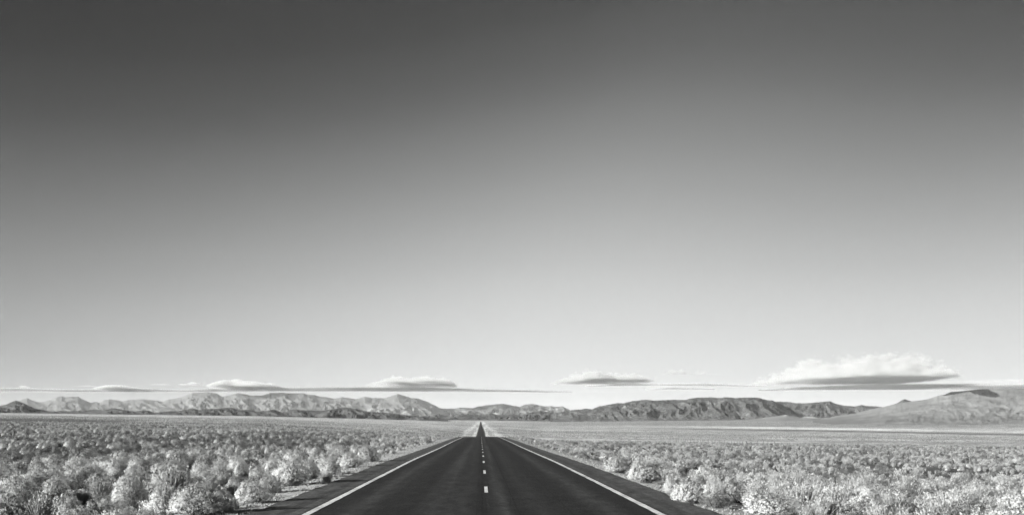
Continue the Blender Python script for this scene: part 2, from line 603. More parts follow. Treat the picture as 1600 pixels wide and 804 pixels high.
def build_range(name, label, prof, yr, yf, mat, spur=900.0, amp=0.35, power=1.3, diag=0.25, seed=0, step=0.8, rows=90,
                cap=None, tone_fn=None, cat="mountains", jag=0.5, back=0.5, warp=0.2, style='ridged', sm=10.0, gain=0.68):
    x0, x1 = prof[0][0], prof[-1][0]
    px = np.arange(x0, x1 + step, step)
    ysky = interp_profile(prof, px) + jag * fbm(px / 6.0, px * 0, 3, seed + 50)
    t = np.concatenate([np.linspace(0, 1, rows), 1 + np.linspace(0, back, rows // 3)[1:]])
    T, PX = np.meshgrid(t, px, indexing='ij')
    D = yf + (yr - yf) * T                               # depth along the road direction
    X, Y = (PX - HX) / F * D - 0.07, D
    Xr = (PX - HX) / F * yr
    G = land_z(X, Y)
    ridge = EYE + (HY - ysky) / F * yr
    Hr = np.maximum(ridge[None, :] - land_z((px - HX) / F * yr, np.full_like(px, yr))[None, :] + 4.0, 1.0) + 0 * T
    kk = np.exp(-0.5 * (np.arange(-int(3 * sm / step), int(3 * sm / step) + 1) * step / sm) ** 2)
    kk /= kk.sum()
    hp = len(kk) // 2
    Hs = np.convolve(np.pad(Hr[0], hp, mode='edge'), kk, mode='valid')[None, :]
    tt = np.clip(T, 0, 1)
    Hr = Hs + (Hr - Hs) * tt ** 3
    base = tt ** power
    wx = Xr + warp * spur * fbm(Xr / (spur * 1.7), D / (spur * 2.5), 2, seed + 3) + diag * (D - yr)
    depth = D / (spur * 7.0)
    n = 0.0
    a = 0.8
    f = 1.0
    for k in range(5):
        n = n + a * (ridged(wx / spur * f, depth * f * (0.9 + .2 * k), seed + 10 + k) - 0.62)
        a *= gain
        f *= 2.1
    if style == 'soft':
        n = 0.35 * n + 0.7 * fbm(X / spur, Y / (spur * 1.6), 5, seed + 10, 0.55)
    # crests and gullies fade out on the skyline itself and at the foot
    env = np.sin(np.pi * np.clip(tt, 0, 1) ** 0.8) ** 0.7
    Z = Hr * (base + amp * n * env)
    back_t = np.clip((T - 1) / back, 0, 1)
    Z = np.where(T > 1, Hr * (1 - back_t ** 1.2) + 0 * Z, Z)
    # nothing in front may rise over the skyline
    lim = (EYE + (HY - ysky)[None, :] / F * D) - G + 4.0
    Z = np.where(T < 1, np.minimum(Z, lim - 0.01 * Hr * (1 - tt)), Z)
    Z = np.maximum(Z, -3.0 + 0 * Z)
    tone = np.ones_like(Z)
    if tone_fn is not None:
        spy = HY - (G + Z - 4.0 - EYE) / D * F
        tone = tone_fn(PX, spy, tt, X, Y, n)
    V = np.stack([X, Y, G + Z - 4.0], -1).reshape(-1, 3)
    me = mesh_from(name, V, [grid_faces(len(t), len(px))], [mat], smooth=True, attr={"tone": tone})
    o = link(name, me)
    tag(o, label, cat, kind="structure")
    return o


A_PROF = [(-260, 640), (-200, 628), (-140, 622), (-80, 626), (-30, 632), (10, 634), (28, 626), (42, 621), (49, 624.5), (61, 628), (70, 627), (81, 623), (87, 620), (97, 618),
          (102, 619.7), (112, 619), (122, 619), (129, 623), (137, 627), (142, 628.5), (150, 627), (156, 628.5), (162, 625), (171, 623), (181, 624.4),
          (192, 627), (200, 624.4), (225, 623), (237, 625), (246, 625), (254, 627), (260, 624.4), (270, 622.5), (281, 620.6), (290, 617.5), (300, 613.5),
          (325, 612), (340, 614.4), (347, 619.7), (356, 617), (371, 614), (381, 615), (394, 617.5), (410, 617), (422, 613.5), (437, 612.7), (452, 614),
          (475, 613.7), (482, 616), (490, 616), (500, 619), (512, 620), (521, 622.5), (535, 619.7), (544, 621), (556, 623), (571, 619), (581, 621),
          (600, 621.5), (610, 619), (621, 614.4), (631, 617.5), (641, 620.6), (654, 622.5), (665, 626), (672, 629), (680, 633), (687, 637), (695, 641),
          (706, 645), (730, 650)]
B_PROF = [(640, 642), (670, 640), (687, 637), (700, 638), (711, 637.5), (720, 636), (737, 637), (750, 634), (761, 632.5), (775, 631), (787, 630), (800, 633), (812, 635), (822, 631),
          (831, 630), (840, 632), (850, 634), (862, 634), (870, 635), (879, 634), (887, 638), (892, 641), (905, 643), (940, 645)]
C_PROF = [(-260, 642), (-180, 636), (-100, 640), (-40, 636), (0, 633), (9, 631.5), (16, 628), (25, 625), (31, 627), (44, 632.5), (56, 638), (72, 641.5), (87, 642.5), (95, 641), (102, 642.5),
          (119, 641), (129, 642), (147, 639), (162, 640.6), (175, 637), (185, 638.5), (200, 641), (212, 642.5), (227, 640), (242, 644), (260, 642),
          (275, 642), (287, 640), (300, 637.7), (312, 640), (320, 638), (332, 638.5), (344, 637.5), (362, 636), (372, 640), (387, 639), (400, 642.5),
          (416, 641), (427, 639), (441, 644), (457, 638.7), (470, 640), (487, 641), (502, 641), (519, 638.7), (541, 635.6), (556, 638), (572, 642),
          (587, 643.5), (600, 644), (612, 645), (631, 647.5), (650, 649), (672, 651), (685, 652), (700, 654)]
C2_PROF = [(655, 655), (670, 650), (678, 647.5), (685, 646), (697, 649.5), (706, 651), (710, 650), (722, 646), (732, 647), (741, 648), (754, 647), (766, 645), (781, 647.5),
           (800, 647), (812, 646), (819, 645.5), (844, 641), (862, 644), (880, 642.5), (895, 641), (915, 641), (950, 645), (1000, 652)]
D_PROF = [(860, 646), (880, 643), (895, 640), (915, 638), (925, 638.5), (937, 634), (956, 630.6), (966, 629), (975, 629), (987, 626), (1000, 625), (1011, 624), (1022, 625), (1037, 624.4),
          (1054, 624), (1070, 624.4), (1080, 622), (1090, 620.6), (1110, 620), (1124, 621), (1137, 620), (1150, 621), (1172, 620), (1186, 620.6),
          (1192, 623), (1200, 624.4), (1207, 625), (1220, 631), (1232, 637), (1243, 643), (1256, 649), (1275, 654), (1300, 658)]
D2_PROF = [(1150, 632), (1190, 627), (1214, 627), (1230, 627), (1241, 629), (1256, 629.4), (1270, 628.7), (1285, 627), (1297, 626), (1304, 629.4), (1315, 632.5),
           (1335, 634.4), (1346, 632), (1355, 633.7), (1366, 634), (1381, 635.6), (1410, 640), (1450, 645)]
E_PROF = [(1270, 657), (1291, 653.7), (1306, 649), (1337, 645), (1362, 638.7), (1381, 635), (1400, 630), (1425, 626.5), (1450, 623), (1465, 618), (1477, 615.6), (1485, 612),
          (1510, 609.7), (1531, 607.5), (1545, 607), (1570, 606.5), (1600, 606), (1640, 606), (1700, 611), (1780, 622), (1860, 634), (1950, 646)]
F_PROF = [(1385, 636), (1402, 629), (1407, 625.5), (1412, 623), (1418, 624.5), (1425, 626.5), (1440, 632), (1460, 638)]

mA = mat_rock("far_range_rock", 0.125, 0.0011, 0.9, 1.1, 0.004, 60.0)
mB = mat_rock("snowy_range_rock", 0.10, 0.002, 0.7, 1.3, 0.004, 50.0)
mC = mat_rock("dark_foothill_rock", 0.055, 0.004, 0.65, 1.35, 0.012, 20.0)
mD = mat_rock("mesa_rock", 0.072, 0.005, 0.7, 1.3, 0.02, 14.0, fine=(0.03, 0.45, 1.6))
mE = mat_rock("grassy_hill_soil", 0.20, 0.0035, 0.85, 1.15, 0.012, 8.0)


def tone_A(PX, spy, tt, X, Y, n):
    snow = sstep(0.62, 0.75, fbm(X / 500, Y / 500, 3, 71) + .35) * sstep(520, 560, PX) * (1 - sstep(660, 690, PX)) * sstep(634, 639, spy)
    return 1.0 + 0.12 * fbm(X / 1500, Y / 900, 3, 70) + 1.0 * snow


def tone_B(PX, spy, tt, X, Y, n):
    snow = sstep(0.35, 0.55, fbm(X / 260, Y / 900, 3, 72)) * sstep(735, 760, PX) * sstep(630, 636, spy)
    dark = 1 - 0.5 * (1 - sstep(706, 716, PX))
    return (1.0 + 1.6 * snow) * dark


def tone_C(PX, spy, tt, X, Y, n):
    lite = sstep(0.2, 0.6, fbm(X / 350, Y / 700, 3, 73))
    return 0.85 + 0.9 * lite * sstep(620, 680, PX) * 0.8 + 0.35 * lite


def tone_C2(PX, spy, tt, X, Y, n):
    rim = np.exp(-((spy - (646.5 - 0.02 * (PX - 820))) / 1.0) ** 2) * sstep(800, 830, PX) * (0.6 + fbm(X / 120, Y / 200, 2, 76))
    lite = sstep(0.3, 0.6, fbm(X / 250, Y / 500, 3, 74))
    return 0.9 + 0.9 * lite + 2.2 * np.clip(rim, 0, 1)


def tone_D(PX, spy, tt, X, Y, n):
    rim = sstep(0.15, 0.5, fbm(X / 130, Y / 600, 3, 75)) * np.exp(-((tt - 0.72) / 0.16) ** 2)
    return 0.9 + 1.1 * rim + 0.25 * (1 - sstep(0.1, 0.35, tt))


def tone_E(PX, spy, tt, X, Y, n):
    # cloud shadow on the hill's crown, painted into its tone as a dark patch
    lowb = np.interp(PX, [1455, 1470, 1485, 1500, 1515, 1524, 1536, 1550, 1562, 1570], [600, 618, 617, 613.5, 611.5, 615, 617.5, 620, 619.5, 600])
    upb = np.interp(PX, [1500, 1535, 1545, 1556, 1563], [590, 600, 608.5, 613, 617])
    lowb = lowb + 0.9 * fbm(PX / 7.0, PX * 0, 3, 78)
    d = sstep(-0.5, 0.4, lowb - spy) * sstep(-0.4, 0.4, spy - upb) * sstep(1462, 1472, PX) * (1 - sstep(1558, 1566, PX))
    lite = sstep(0.1, 0.7, fbm(X / 330, Y / 700, 4, 77))
    low = 1 - 0.18 * sstep(644, 654, spy)
    mott = fbm(X / 140, Y / 260, 4, 79)
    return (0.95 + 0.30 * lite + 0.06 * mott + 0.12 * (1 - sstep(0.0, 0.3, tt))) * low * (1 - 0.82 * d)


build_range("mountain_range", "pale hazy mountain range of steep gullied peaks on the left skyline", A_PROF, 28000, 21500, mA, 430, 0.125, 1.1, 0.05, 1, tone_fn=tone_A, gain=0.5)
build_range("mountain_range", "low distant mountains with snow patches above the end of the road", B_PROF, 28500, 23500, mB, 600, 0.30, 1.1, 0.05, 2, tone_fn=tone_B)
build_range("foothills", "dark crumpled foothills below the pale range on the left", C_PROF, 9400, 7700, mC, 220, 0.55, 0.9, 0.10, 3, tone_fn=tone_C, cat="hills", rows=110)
build_range("foothills", "low dark mounds and pale-rimmed ledge behind the end of the road", C2_PROF, 13200, 11600, mC, 260, 0.4, 0.9, 0.06, 4, tone_fn=tone_C2, cat="hills")
build_range("mesa", "second dark flat-topped ridge behind the right end of the long mesa", D2_PROF, 14800, 12800, mD, 400, 0.25, 0.9, 0.05, 6, cat="ridge")
build_range("mesa", "long dark mesa with ravine-cut escarpment right of the road", D_PROF, 12000, 10100, mD, 330, 0.24, 0.8, 0.10, 5, tone_fn=tone_D, cat="mesa", rows=120, gain=0.52)
def tone_G(PX, spy, tt, X, Y, n):
    chalk = np.maximum(np.exp(-((PX - 1228) / 6.0) ** 2) * sstep(649.6, 648.4, spy), np.exp(-((PX - 1268) / 12.0) ** 2) * np.exp(-((spy - 651.6 - (PX - 1268) * 0.09) / 1.0) ** 2))
    return 1.0 + 2.2 * np.clip(chalk * (1.0 + 0.6 * fbm(X / 30.0, Y / 90.0, 2, 90)), 0, 1)


G_PROF = [(1120, 660), (1160, 656), (1190, 652.5), (1210, 649.5), (1228, 647.8), (1240, 649.5), (1252, 652), (1258, 650), (1270, 650.5), (1282, 653), (1300, 656), (1330, 659)]
build_range("hill", "low pale knoll with chalky outcrops at the foot of the mesa", G_PROF, 9900, 8200, mE, 300, 0.12, 1.0, 0.05, 9, tone_fn=tone_G, cat="hill", style='soft')
build_range("hill", "small dark peak poking up behind the smooth right hill", F_PROF, 13500, 12600, mC, 300, 0.2, 1.0, 0.05, 8, cat="hill")
build_range("hill", "broad smooth pale hill with a cloud shadow painted dark on its crown at the right edge", E_PROF, 9800, 5900, mE, 420, 0.10, 1.35, 0.03, 7, tone_fn=tone_E, cat="hill", rows=120, jag=0.25, style='soft', sm=45.0)

# ------------------------------------------------------------------ brush: plants built once, then copied
m_rstem = mat_plant("dry_stem", 0.24, 0.2)
m_rtip = mat_plant("rabbitbrush_seed_heads", 0.48, 0.16)
m_sstem = mat_plant("sagebrush_wood", 0.035, 0.2)
m_stip = mat_plant("sagebrush_leaves", 0.165, 0.28)
m_grass = mat_plant("dry_grass_blades", 0.29, 0.15)
m_gtip = mat_plant("grass_seed_heads", 0.31, 0.12)


def ribbons(P0, P1, P2, w0, w1, R):
    """bent two-segment blades from P0 over P1 to a point at P2"""
    n = len(P0)
    d = P2 - P0
    side = np.cross(d, R.normal(size=(n, 3)))
    side /= np.linalg.norm(side, axis=1, keepdims=True) + 1e-9
    w0 = np.broadcast_to(w0, (n,))[:, None] * 0.5
    w1 = np.broadcast_to(w1, (n,))[:, None] * 0.5
    V = np.stack([P0 - side * w0, P0 + side * w0, P1 - side * w1, P1 + side * w1, P2], 1).reshape(-1, 3)
    k = np.arange(n)[:, None] * 5
    Q = k + np.array([[0, 1, 3, 2]])
    T = k + np.array([[2, 3, 4]])
    return V, Q, T


def leaflets(C, out, size, per, R, droop=0.6, wide=0.30):
    """small bunches of pointed leaflets round the points C, fanning about the directions out"""
    n = len(C)
    C = np.repeat(C, per, 0)
    d = np.repeat(out, per, 0) + droop * R.normal(size=(n * per, 3))
    d /= np.linalg.norm(d, axis=1, keepdims=True)
    s = size * R.uniform(.6, 1.3, (n * per, 1))
    side = np.cross(d, R.normal(size=d.shape))
    side /= np.linalg.norm(side, axis=1, keepdims=True) + 1e-9
    C = C + R.normal(size=C.shape) * size * 0.25
    a = C - side * s * wide
    b = C + side * s * wide
    V = np.stack([a, b, C + d * s * (0.3 / wide) ** 0.7], 1).reshape(-1, 3)
    T = np.arange(n * per * 3).reshape(-1, 3)
    return V, T


def dome_points(n, R, seed, width, spread=1.45, lob=0.28, lo=0.78):
    th = np.arccos(1 - R.uniform(0, 1, n) * (1 - math.cos(spread)))
    ph = R.uniform(0, 2 * np.pi, n)
    d = np.stack([np.sin(th) * np.cos(ph), np.sin(th) * np.sin(ph), np.cos(th)], 1)
    lobes = 1 + lob * perlin(d[:, 0] * 1.7 + 5, d[:, 1] * 1.7 + d[:, 2], seed) + 0.5 * lob * perlin(d[:, 0] * 4.3, d[:, 1] * 4.3 + d[:, 2] * 2, seed + 3)
    rad = lobes * R.uniform(lo, 1.0, n) ** 0.6
    return d, d * rad[:, None] * np.array([width, width, 1.0])


def combine(parts):
    """[(verts, [faces...], material index)] -> one vertex list"""
    V, FQ, FT, mq, mt = [], [], [], [], []
    o = 0
    for v, fs, mi in parts:
        V.append(v)
        for f in fs:
            if f.shape[1] == 4:
                FQ.append(f + o); mq.append(np.full(len(f), mi))
            else:
                FT.append(f + o); mt.append(np.full(len(f), mi))
        o += len(v)
    faces, mi = [], []
    if FQ:
        faces.append(np.concatenate(FQ)); mi.append(np.concatenate(mq))
    if FT:
        faces.append(np.concatenate(FT)); mi.append(np.concatenate(mt))
    return np.concatenate(V), faces, np.concatenate(mi)


def rabbitbrush(seed, detail=1.0):
    """height about 1; returns foliage parts and stem parts"""
    R = np.random.default_rng(seed)
    w = R.uniform(0.58, 0.74)
    ns = int(560 * detail)
    d, P2 = dome_points(ns, R, seed, w, 1.5)
    P0 = R.normal(size=(ns, 3)) * np.array([.07, .07, 0]) + d * np.array([.08, .08, 0])
    P0[:, 2] = -0.04
    P1 = P0 + (P2 - P0) * 0.55 + np.array([0, 0, .10]) * R.uniform(0.3, 1.2, (ns, 1))
    sv, sq, st = ribbons(P0, P1, P2, 0.016 / math.sqrt(detail), 0.012 / math.sqrt(detail), R)
    nh = int(700 * detail)                           # rounded flower-head clusters crowded on the dome
    dh, H = dome_points(nh, R, seed, w, 1.40, 0.36, 0.80)
    H[:, 2] = np.abs(H[:, 2]) + 0.04
    per = 6
    k = np.repeat(np.arange(nh), per)
    off = R.normal(size=(nh * per, 3))
    off /= np.linalg.norm(off, axis=1, keepdims=True)
    C = H[k] + off * 0.036 * R.uniform(.5, 1.1, (nh * per, 1))
    out = off * 0.6 + dh[k] * 0.5 + np.array([0, 0, 0.75])
    lv, lt = leaflets(C, out, 0.031 / math.sqrt(detail), 3, R, 0.45, 0.19)
    return (lv, [lt]), (sv, [sq, st])


def sagebrush(seed, detail=1.0):
    R = np.random.default_rng(seed)
    w = R.uniform(0.75, 0.95)
    ns = int(90 * detail)
    d, P2 = dome_points(ns, R, seed, w, 1.35, 0.5)
    P0 = d * np.array([.10, .10, 0]) + R.normal(size=(ns, 3)) * .03
    P0[:, 2] = -0.05
    P1 = P0 + (P2 - P0) * 0.5 + R.normal(size=(ns, 3)) * 0.07
    sv, sq, st = ribbons(P0, P1, P2, 0.035, 0.018, R)
    nt = int(2300 * detail)
    nb = 34                                          # separate leafy sprays with gaps between
    db, B = dome_points(nb, R, seed, w, 1.4, 0.55, 0.55)
    k = R.integers(0, nb, nt)
    C = B[k] + R.normal(size=(nt, 3)) * np.array([.11, .11, .10])
    C[:, 2] = np.abs(C[:, 2]) + 0.02
    lv, lt = leaflets(C, db[k] + np.array([0, 0, .6]), 0.034 / math.sqrt(detail), 5, R, 0.9)
    return (lv, [lt]), (sv, [sq, st])


def bunchgrass(seed, detail=1.0):
    R = np.random.default_rng(seed)
    n = int(640 * detail)
    ph = R.uniform(0, 2 * np.pi, n)
    lean = np.abs(R.normal(size=n)) * 0.26
    h = R.uniform(.45, 1.0, n) * np.cos(np.minimum(lean, 1.2))
    dr = np.stack([np.cos(ph), np.sin(ph), 0 * ph], 1)
    P0 = dr * R.uniform(0, .16, (n, 1)); P0[:, 2] = -0.03
    P2 = P0 + dr * (h * np.tan(lean))[:, None] + np.stack([0 * h, 0 * h, h], 1)
    P1 = P0 + (P2 - P0) * 0.5 + np.array([0, 0, .08]) * h[:, None]
    sv, sq, st = ribbons(P0, P1, P2, 0.014 / math.sqrt(detail), 0.011 / math.sqrt(detail), R)
    nt = int(260 * detail)
    k = R.choice(n, nt)
    lv, lt = leaflets(P2[k] - (P2[k] - P0[k]) * R.uniform(0, .25, (nt, 1)), (P2[k] - P0[k]), 0.055 / math.sqrt(detail), 3, R, 0.25)
    return (lv, [lt]), (sv, [sq, st])


KINDS = {
    "rabbitbrush": (rabbitbrush, m_rtip, m_rstem, "seed_heads"),
    "sagebrush": (sagebrush, m_stip, m_sstem, "leaves"),
    "bunchgrass": (bunchgrass, m_gtip, m_grass, "seed_heads"),
}
NVAR = 5
NEAR, WHOLE, GRASS = {}, {}, {}
for kn, (fn, mt_, ms_, part) in KINDS.items():
    for v in range(NVAR):
        (lv, lf), (sv, sf) = fn(100 + v * 7 + len(kn), 1.0)
        dm = 0.0 if kn == 'bunchgrass' else 0.55
        NEAR[kn, v] = (mesh_from(kn, lv, lf, [mt_], dome=dm), mesh_from("stems", sv, sf, [ms_], dome=dm))
        for dct, det in ((WHOLE, 0.3),) + (((GRASS, 1.0),) if kn == 'bunchgrass' else ()):
            (lv, lf), (sv, sf) = fn(100 + v * 7 + len(kn), det)
            V, fc, mi = combine([(lv, lf, 0), (sv, sf, 1)])
            dct[v if dct is GRASS else (kn, v)] = mesh_from(kn, V, fc, [mt_, ms_], mi, dome=dm)

# plants placed from the photograph: kind, foot of the plant (pixels), height and width in pixels, label
PLACED = [
    ("rabbitbrush", 258, 806, 50, 92, "big pale rabbitbrush mound at the bottom edge, left of the widest pale one"),
    ("rabbitbrush", 303, 807, 56, 96, "widest pale rabbitbrush mound at the bottom edge, left of the road"),
    ("rabbitbrush", 341, 800, 40, 62, "pale rabbitbrush on the road side of the widest mound at the bottom left"),
    ("rabbitbrush", 152, 818, 34, 100, "low pale rabbitbrush cut off by the bottom edge beside a dark upright bush"),
    ("sagebrush", 66, 803, 44, 84, "dark broad upright bush near the lower left corner"),
    ("rabbitbrush", 4, 806, 44, 48, "pale rabbitbrush cut off by the left edge at the lower corner"),
    ("bunchgrass", 122, 790, 36, 50, "pale upright tuft right of the dark bush in the lower left corner"),
    ("rabbitbrush", 199, 796, 60, 66, "tall pale rabbitbrush with upright stems standing left of the widest mound"),
    ("sagebrush", 160, 792, 28, 34, "small dark bush between the pale tuft and the tall pale rabbitbrush"),
    ("rabbitbrush", 264, 764, 38, 60, "pale rabbitbrush left of the round ball-shaped one"),
    ("rabbitbrush", 344, 760, 40, 44, "round ball-shaped pale rabbitbrush casting a dark shadow to its right"),
    ("rabbitbrush", 392, 786, 40, 62, "pale rabbitbrush at the edge of the gravel verge nearest the bottom left"),
    ("rabbitbrush", 20, 768, 38, 52, "pale rabbitbrush at the left edge above the corner one"),
    ("rabbitbrush", 76, 764, 34, 62, "pale rabbitbrush behind the dark broad upright bush"),
    ("rabbitbrush", 128, 758, 42, 66, "pale rabbitbrush behind the upright tuft on the lower left"),
    ("rabbitbrush", 418, 770, 32, 44, "upright pale rabbitbrush standing on the verge by the large roadside clump"),
    ("rabbitbrush", 452, 758, 48, 66, "largest pale rabbitbrush of the roadside clump left of the white line"),
    ("rabbitbrush", 479, 748, 34, 46, "pale rabbitbrush leaning on the largest roadside clump bush"),
    ("bunchgrass", 507, 752, 22, 26, "small pale tuft alone on the left gravel verge"),
    ("rabbitbrush", 428, 738, 27, 34, "ball-shaped pale rabbitbrush behind the roadside clump"),
    ("rabbitbrush", 512, 741, 28, 40, "pale rabbitbrush just beyond the lone tuft on the left verge"),
    ("rabbitbrush", 545, 730, 26, 42, "pale rabbitbrush beside the left shoulder, second beyond the lone tuft"),
    ("rabbitbrush", 572, 722, 27, 46, "broad pale rabbitbrush farther along the left shoulder"),
    ("sagebrush", 668, 692, 9, 14, "dark bush by the thin roadside marker post"),
    ("rabbitbrush", 1072, 786, 42, 48, "ball of pale rabbitbrush right of the road with a black shadow at its right"),
    ("rabbitbrush", 1052, 772, 40, 44, "pale upright rabbitbrush beside the right shoulder, left of the ball of rabbitbrush"),
    ("rabbitbrush", 1002, 753, 38, 56, "wide pale feathery rabbitbrush beside the right shoulder"),
    ("rabbitbrush", 962, 738, 28, 48, "pale feathery rabbitbrush by the right shoulder, just beyond the widest one there"),
    ("rabbitbrush", 1200, 805, 42, 92, "wide pale rabbitbrush at the bottom edge right of the road"),
    ("rabbitbrush", 1248, 783, 34, 76, "wide flat-topped rabbitbrush behind the bottom edge one on the right"),
    ("bunchgrass", 1272, 786, 44, 24, "tall pale grass tuft right of the flat-topped rabbitbrush"),
    ("bunchgrass", 1290, 790, 40, 26, "second tall pale grass tuft right of the flat-topped rabbitbrush"),
    ("bunchgrass", 1332, 794, 44, 40, "tall pale grass tuft at the lower right, beside a speckled rabbitbrush"),
    ("rabbitbrush", 1410, 806, 36, 100, "wide speckled rabbitbrush at the bottom edge on the far right side"),
    ("bunchgrass", 1452, 806, 48, 44, "tall pale grass tuft at the bottom edge right of the speckled rabbitbrush"),
    ("sagebrush", 1112, 792, 26, 44, "dark low bush in the shadow right of the ball of rabbitbrush"),
    ("rabbitbrush", 1340, 812, 30, 90, "low pale rabbitbrush along the bottom edge, left of the speckled one"),
    ("bunchgrass", 1556, 806, 40, 46, "pale grass tuft near the lower right corner"),
    ("rabbitbrush", 1590, 806, 30, 60, "pale rabbitbrush cut off in the lower right corner"),
]

plants = []          # x, y, z, height, width, rot, kind, label
for kn, px, py, hp, wp, lab in PLACED:
    X, Y = px_to_world(px, py)
    h, w = 0.86 * hp / F * Y, 1.1 * wp / F * Y
    plants.append((X, Y, h, w, rng.uniform(0, 6.28), kn, lab))
HAND = np.array([(p[0], p[1], p[3] * 0.5) for p in plants])


def inside(px, pad):
    return (px > -pad) & (px < 1600 + pad)


def scatter(y0, y1, cell, seed):
    R = np.random.default_rng(seed)
    out = []
    xm = y1 * 0.52
    nx, ny = int(2 * xm / cell), int((y1 - y0) / cell)
    gx, gy = np.meshgrid(np.arange(nx), np.arange(ny))
    X = -xm + (gx.ravel() + R.uniform(0, 1, nx * ny)) * cell
    Y = y0 + (gy.ravel() + R.uniform(0, 1, nx * ny)) * cell
    px = HX + F * X / Y
    keep = inside(px, 120 + 900 * np.exp(-Y / 25.0))
    keep &= (X < -6.3) | (X > 5.9)
    return X[keep], Y[keep], R


for (y0, y1, cell) in ((15, 60, 0.72), (60, 150, 0.95), (150, 300, 1.2), (300, 560, 1.75), (560, 1400, 3.7), (1401, 3000, 6.4), (1300, 2600, 4.6)):
    X, Y, R = scatter(y0, y1, cell, int(y0))
    if y0 == 560:
        X, Y = X[X < -20], Y[X < -20]
    elif y0 == 1300:
        m_ = (np.abs(X) > 9) & (np.abs(X) < 17)
        X, Y = X[m_], Y[m_]
    elif y0 > 1400:
        m_ = (X > 40) | (X < -120)
        X, Y = X[m_], Y[m_]
    ax = np.abs(X)
    n = len(X)
    left = X < 0
    sp = fbm(X / 16.0, Y / 30.0, 3, 61)                  # which kind grows where
    den = fbm(X / 2.6, Y / 3.4, 3, 62)
    bare = fbm(X / 24.0, Y / 55.0, 3, 64) * sstep(38, 70, Y)      # washes and thicker stands
    verge = 1 - sstep(8, 17, ax)
    u = R.uniform(0, 1, n)
    ppx_ = HX + F * X / Y
    sage = (1 - sstep(120, 300, ppx_ + 60 * sp)) * sstep(620, 800, Y) * (1 - sstep(1500, 1900, Y))
    belt = sstep(38, 75, np.hypot(X, Y)) * (1 - sstep(300, 600, np.hypot(X, Y)))
    p_r = np.clip(0.64 + 0.55 * sp + 0.5 * fbm(X / 40.0, Y / 120.0, 2, 65) * sstep(40, 80, Y) + 0.35 * verge - 0.16 * belt, 0.05, 0.94)
    p_g = np.clip(np.where(left, 0.12, 0.42 + 0.2 * (1 - sstep(36, 60, Y))) - 0.25 * sp * np.where(left, .4, 1) + np.where(left, 0, .25) * verge, 0.02, 0.6)
    p_r = np.where(left, p_r, p_r * 0.52) * (1 - 0.9 * sage)
    p_g = p_g * (1 - sage)
    if y0 == 1300:
        p_r, p_g = 0 * p_r + 0.75, 0 * p_g + 0.15
    kind = np.where(u < p_g, 2, np.where(u < p_g + (1 - p_g) * p_r, 0, 1))
    p_keep = np.clip(0.50 + 0.9 * den + 0.75 * bare - 0.25 * (ax < 7.0), 0.05, 1.0) * np.where((ax > 17) | (Y > 60), 1.0, 0.9)
    keep = R.uniform(0, 1, n) < p_keep
    hgt = np.where(kind == 0, .22 + .55 * R.uniform(0, 1, n) ** 1.5, np.where(kind == 1, R.uniform(.24, .70, n), R.uniform(.28, .92, n)))
    hgt = hgt * (1 - 0.45 * (ax < 8.2) * R.uniform(.5, 1, n)) * (1 + 0.2 * den) * (1 - 0.32 * sstep(35, 75, Y))
    wid = hgt * np.where(kind == 0, R.uniform(1.45, 2.1, n), np.where(kind == 1, R.uniform(1.5, 2.2, n), R.uniform(.7, 1.1, n)))
    dm = np.min(np.hypot(X[:, None] - HAND[None, :, 0], (Y[:, None] - HAND[None, :, 1])) - HAND[None, :, 2] - 0.35 * wid[:, None], axis=1) if y0 < 200 else np.ones(n)
    keep &= dm > 0
    # keep the lens side of the lowest frame line clear of plants that would stand in front of it
    keep &= ~((Y < 26) & (hgt > (Y * 0.045)))
    if y0 == 1401:
        hgt, wid = hgt * 1.5, wid * 1.7
    names = ("rabbitbrush", "sagebrush", "bunchgrass")
    rot = R.uniform(0, 6.283, n)
    for i in np.nonzero(keep)[0]:
        plants.append((X[i], Y[i], max(hgt[i], .18), wid[i], rot[i], names[kind[i]], None))

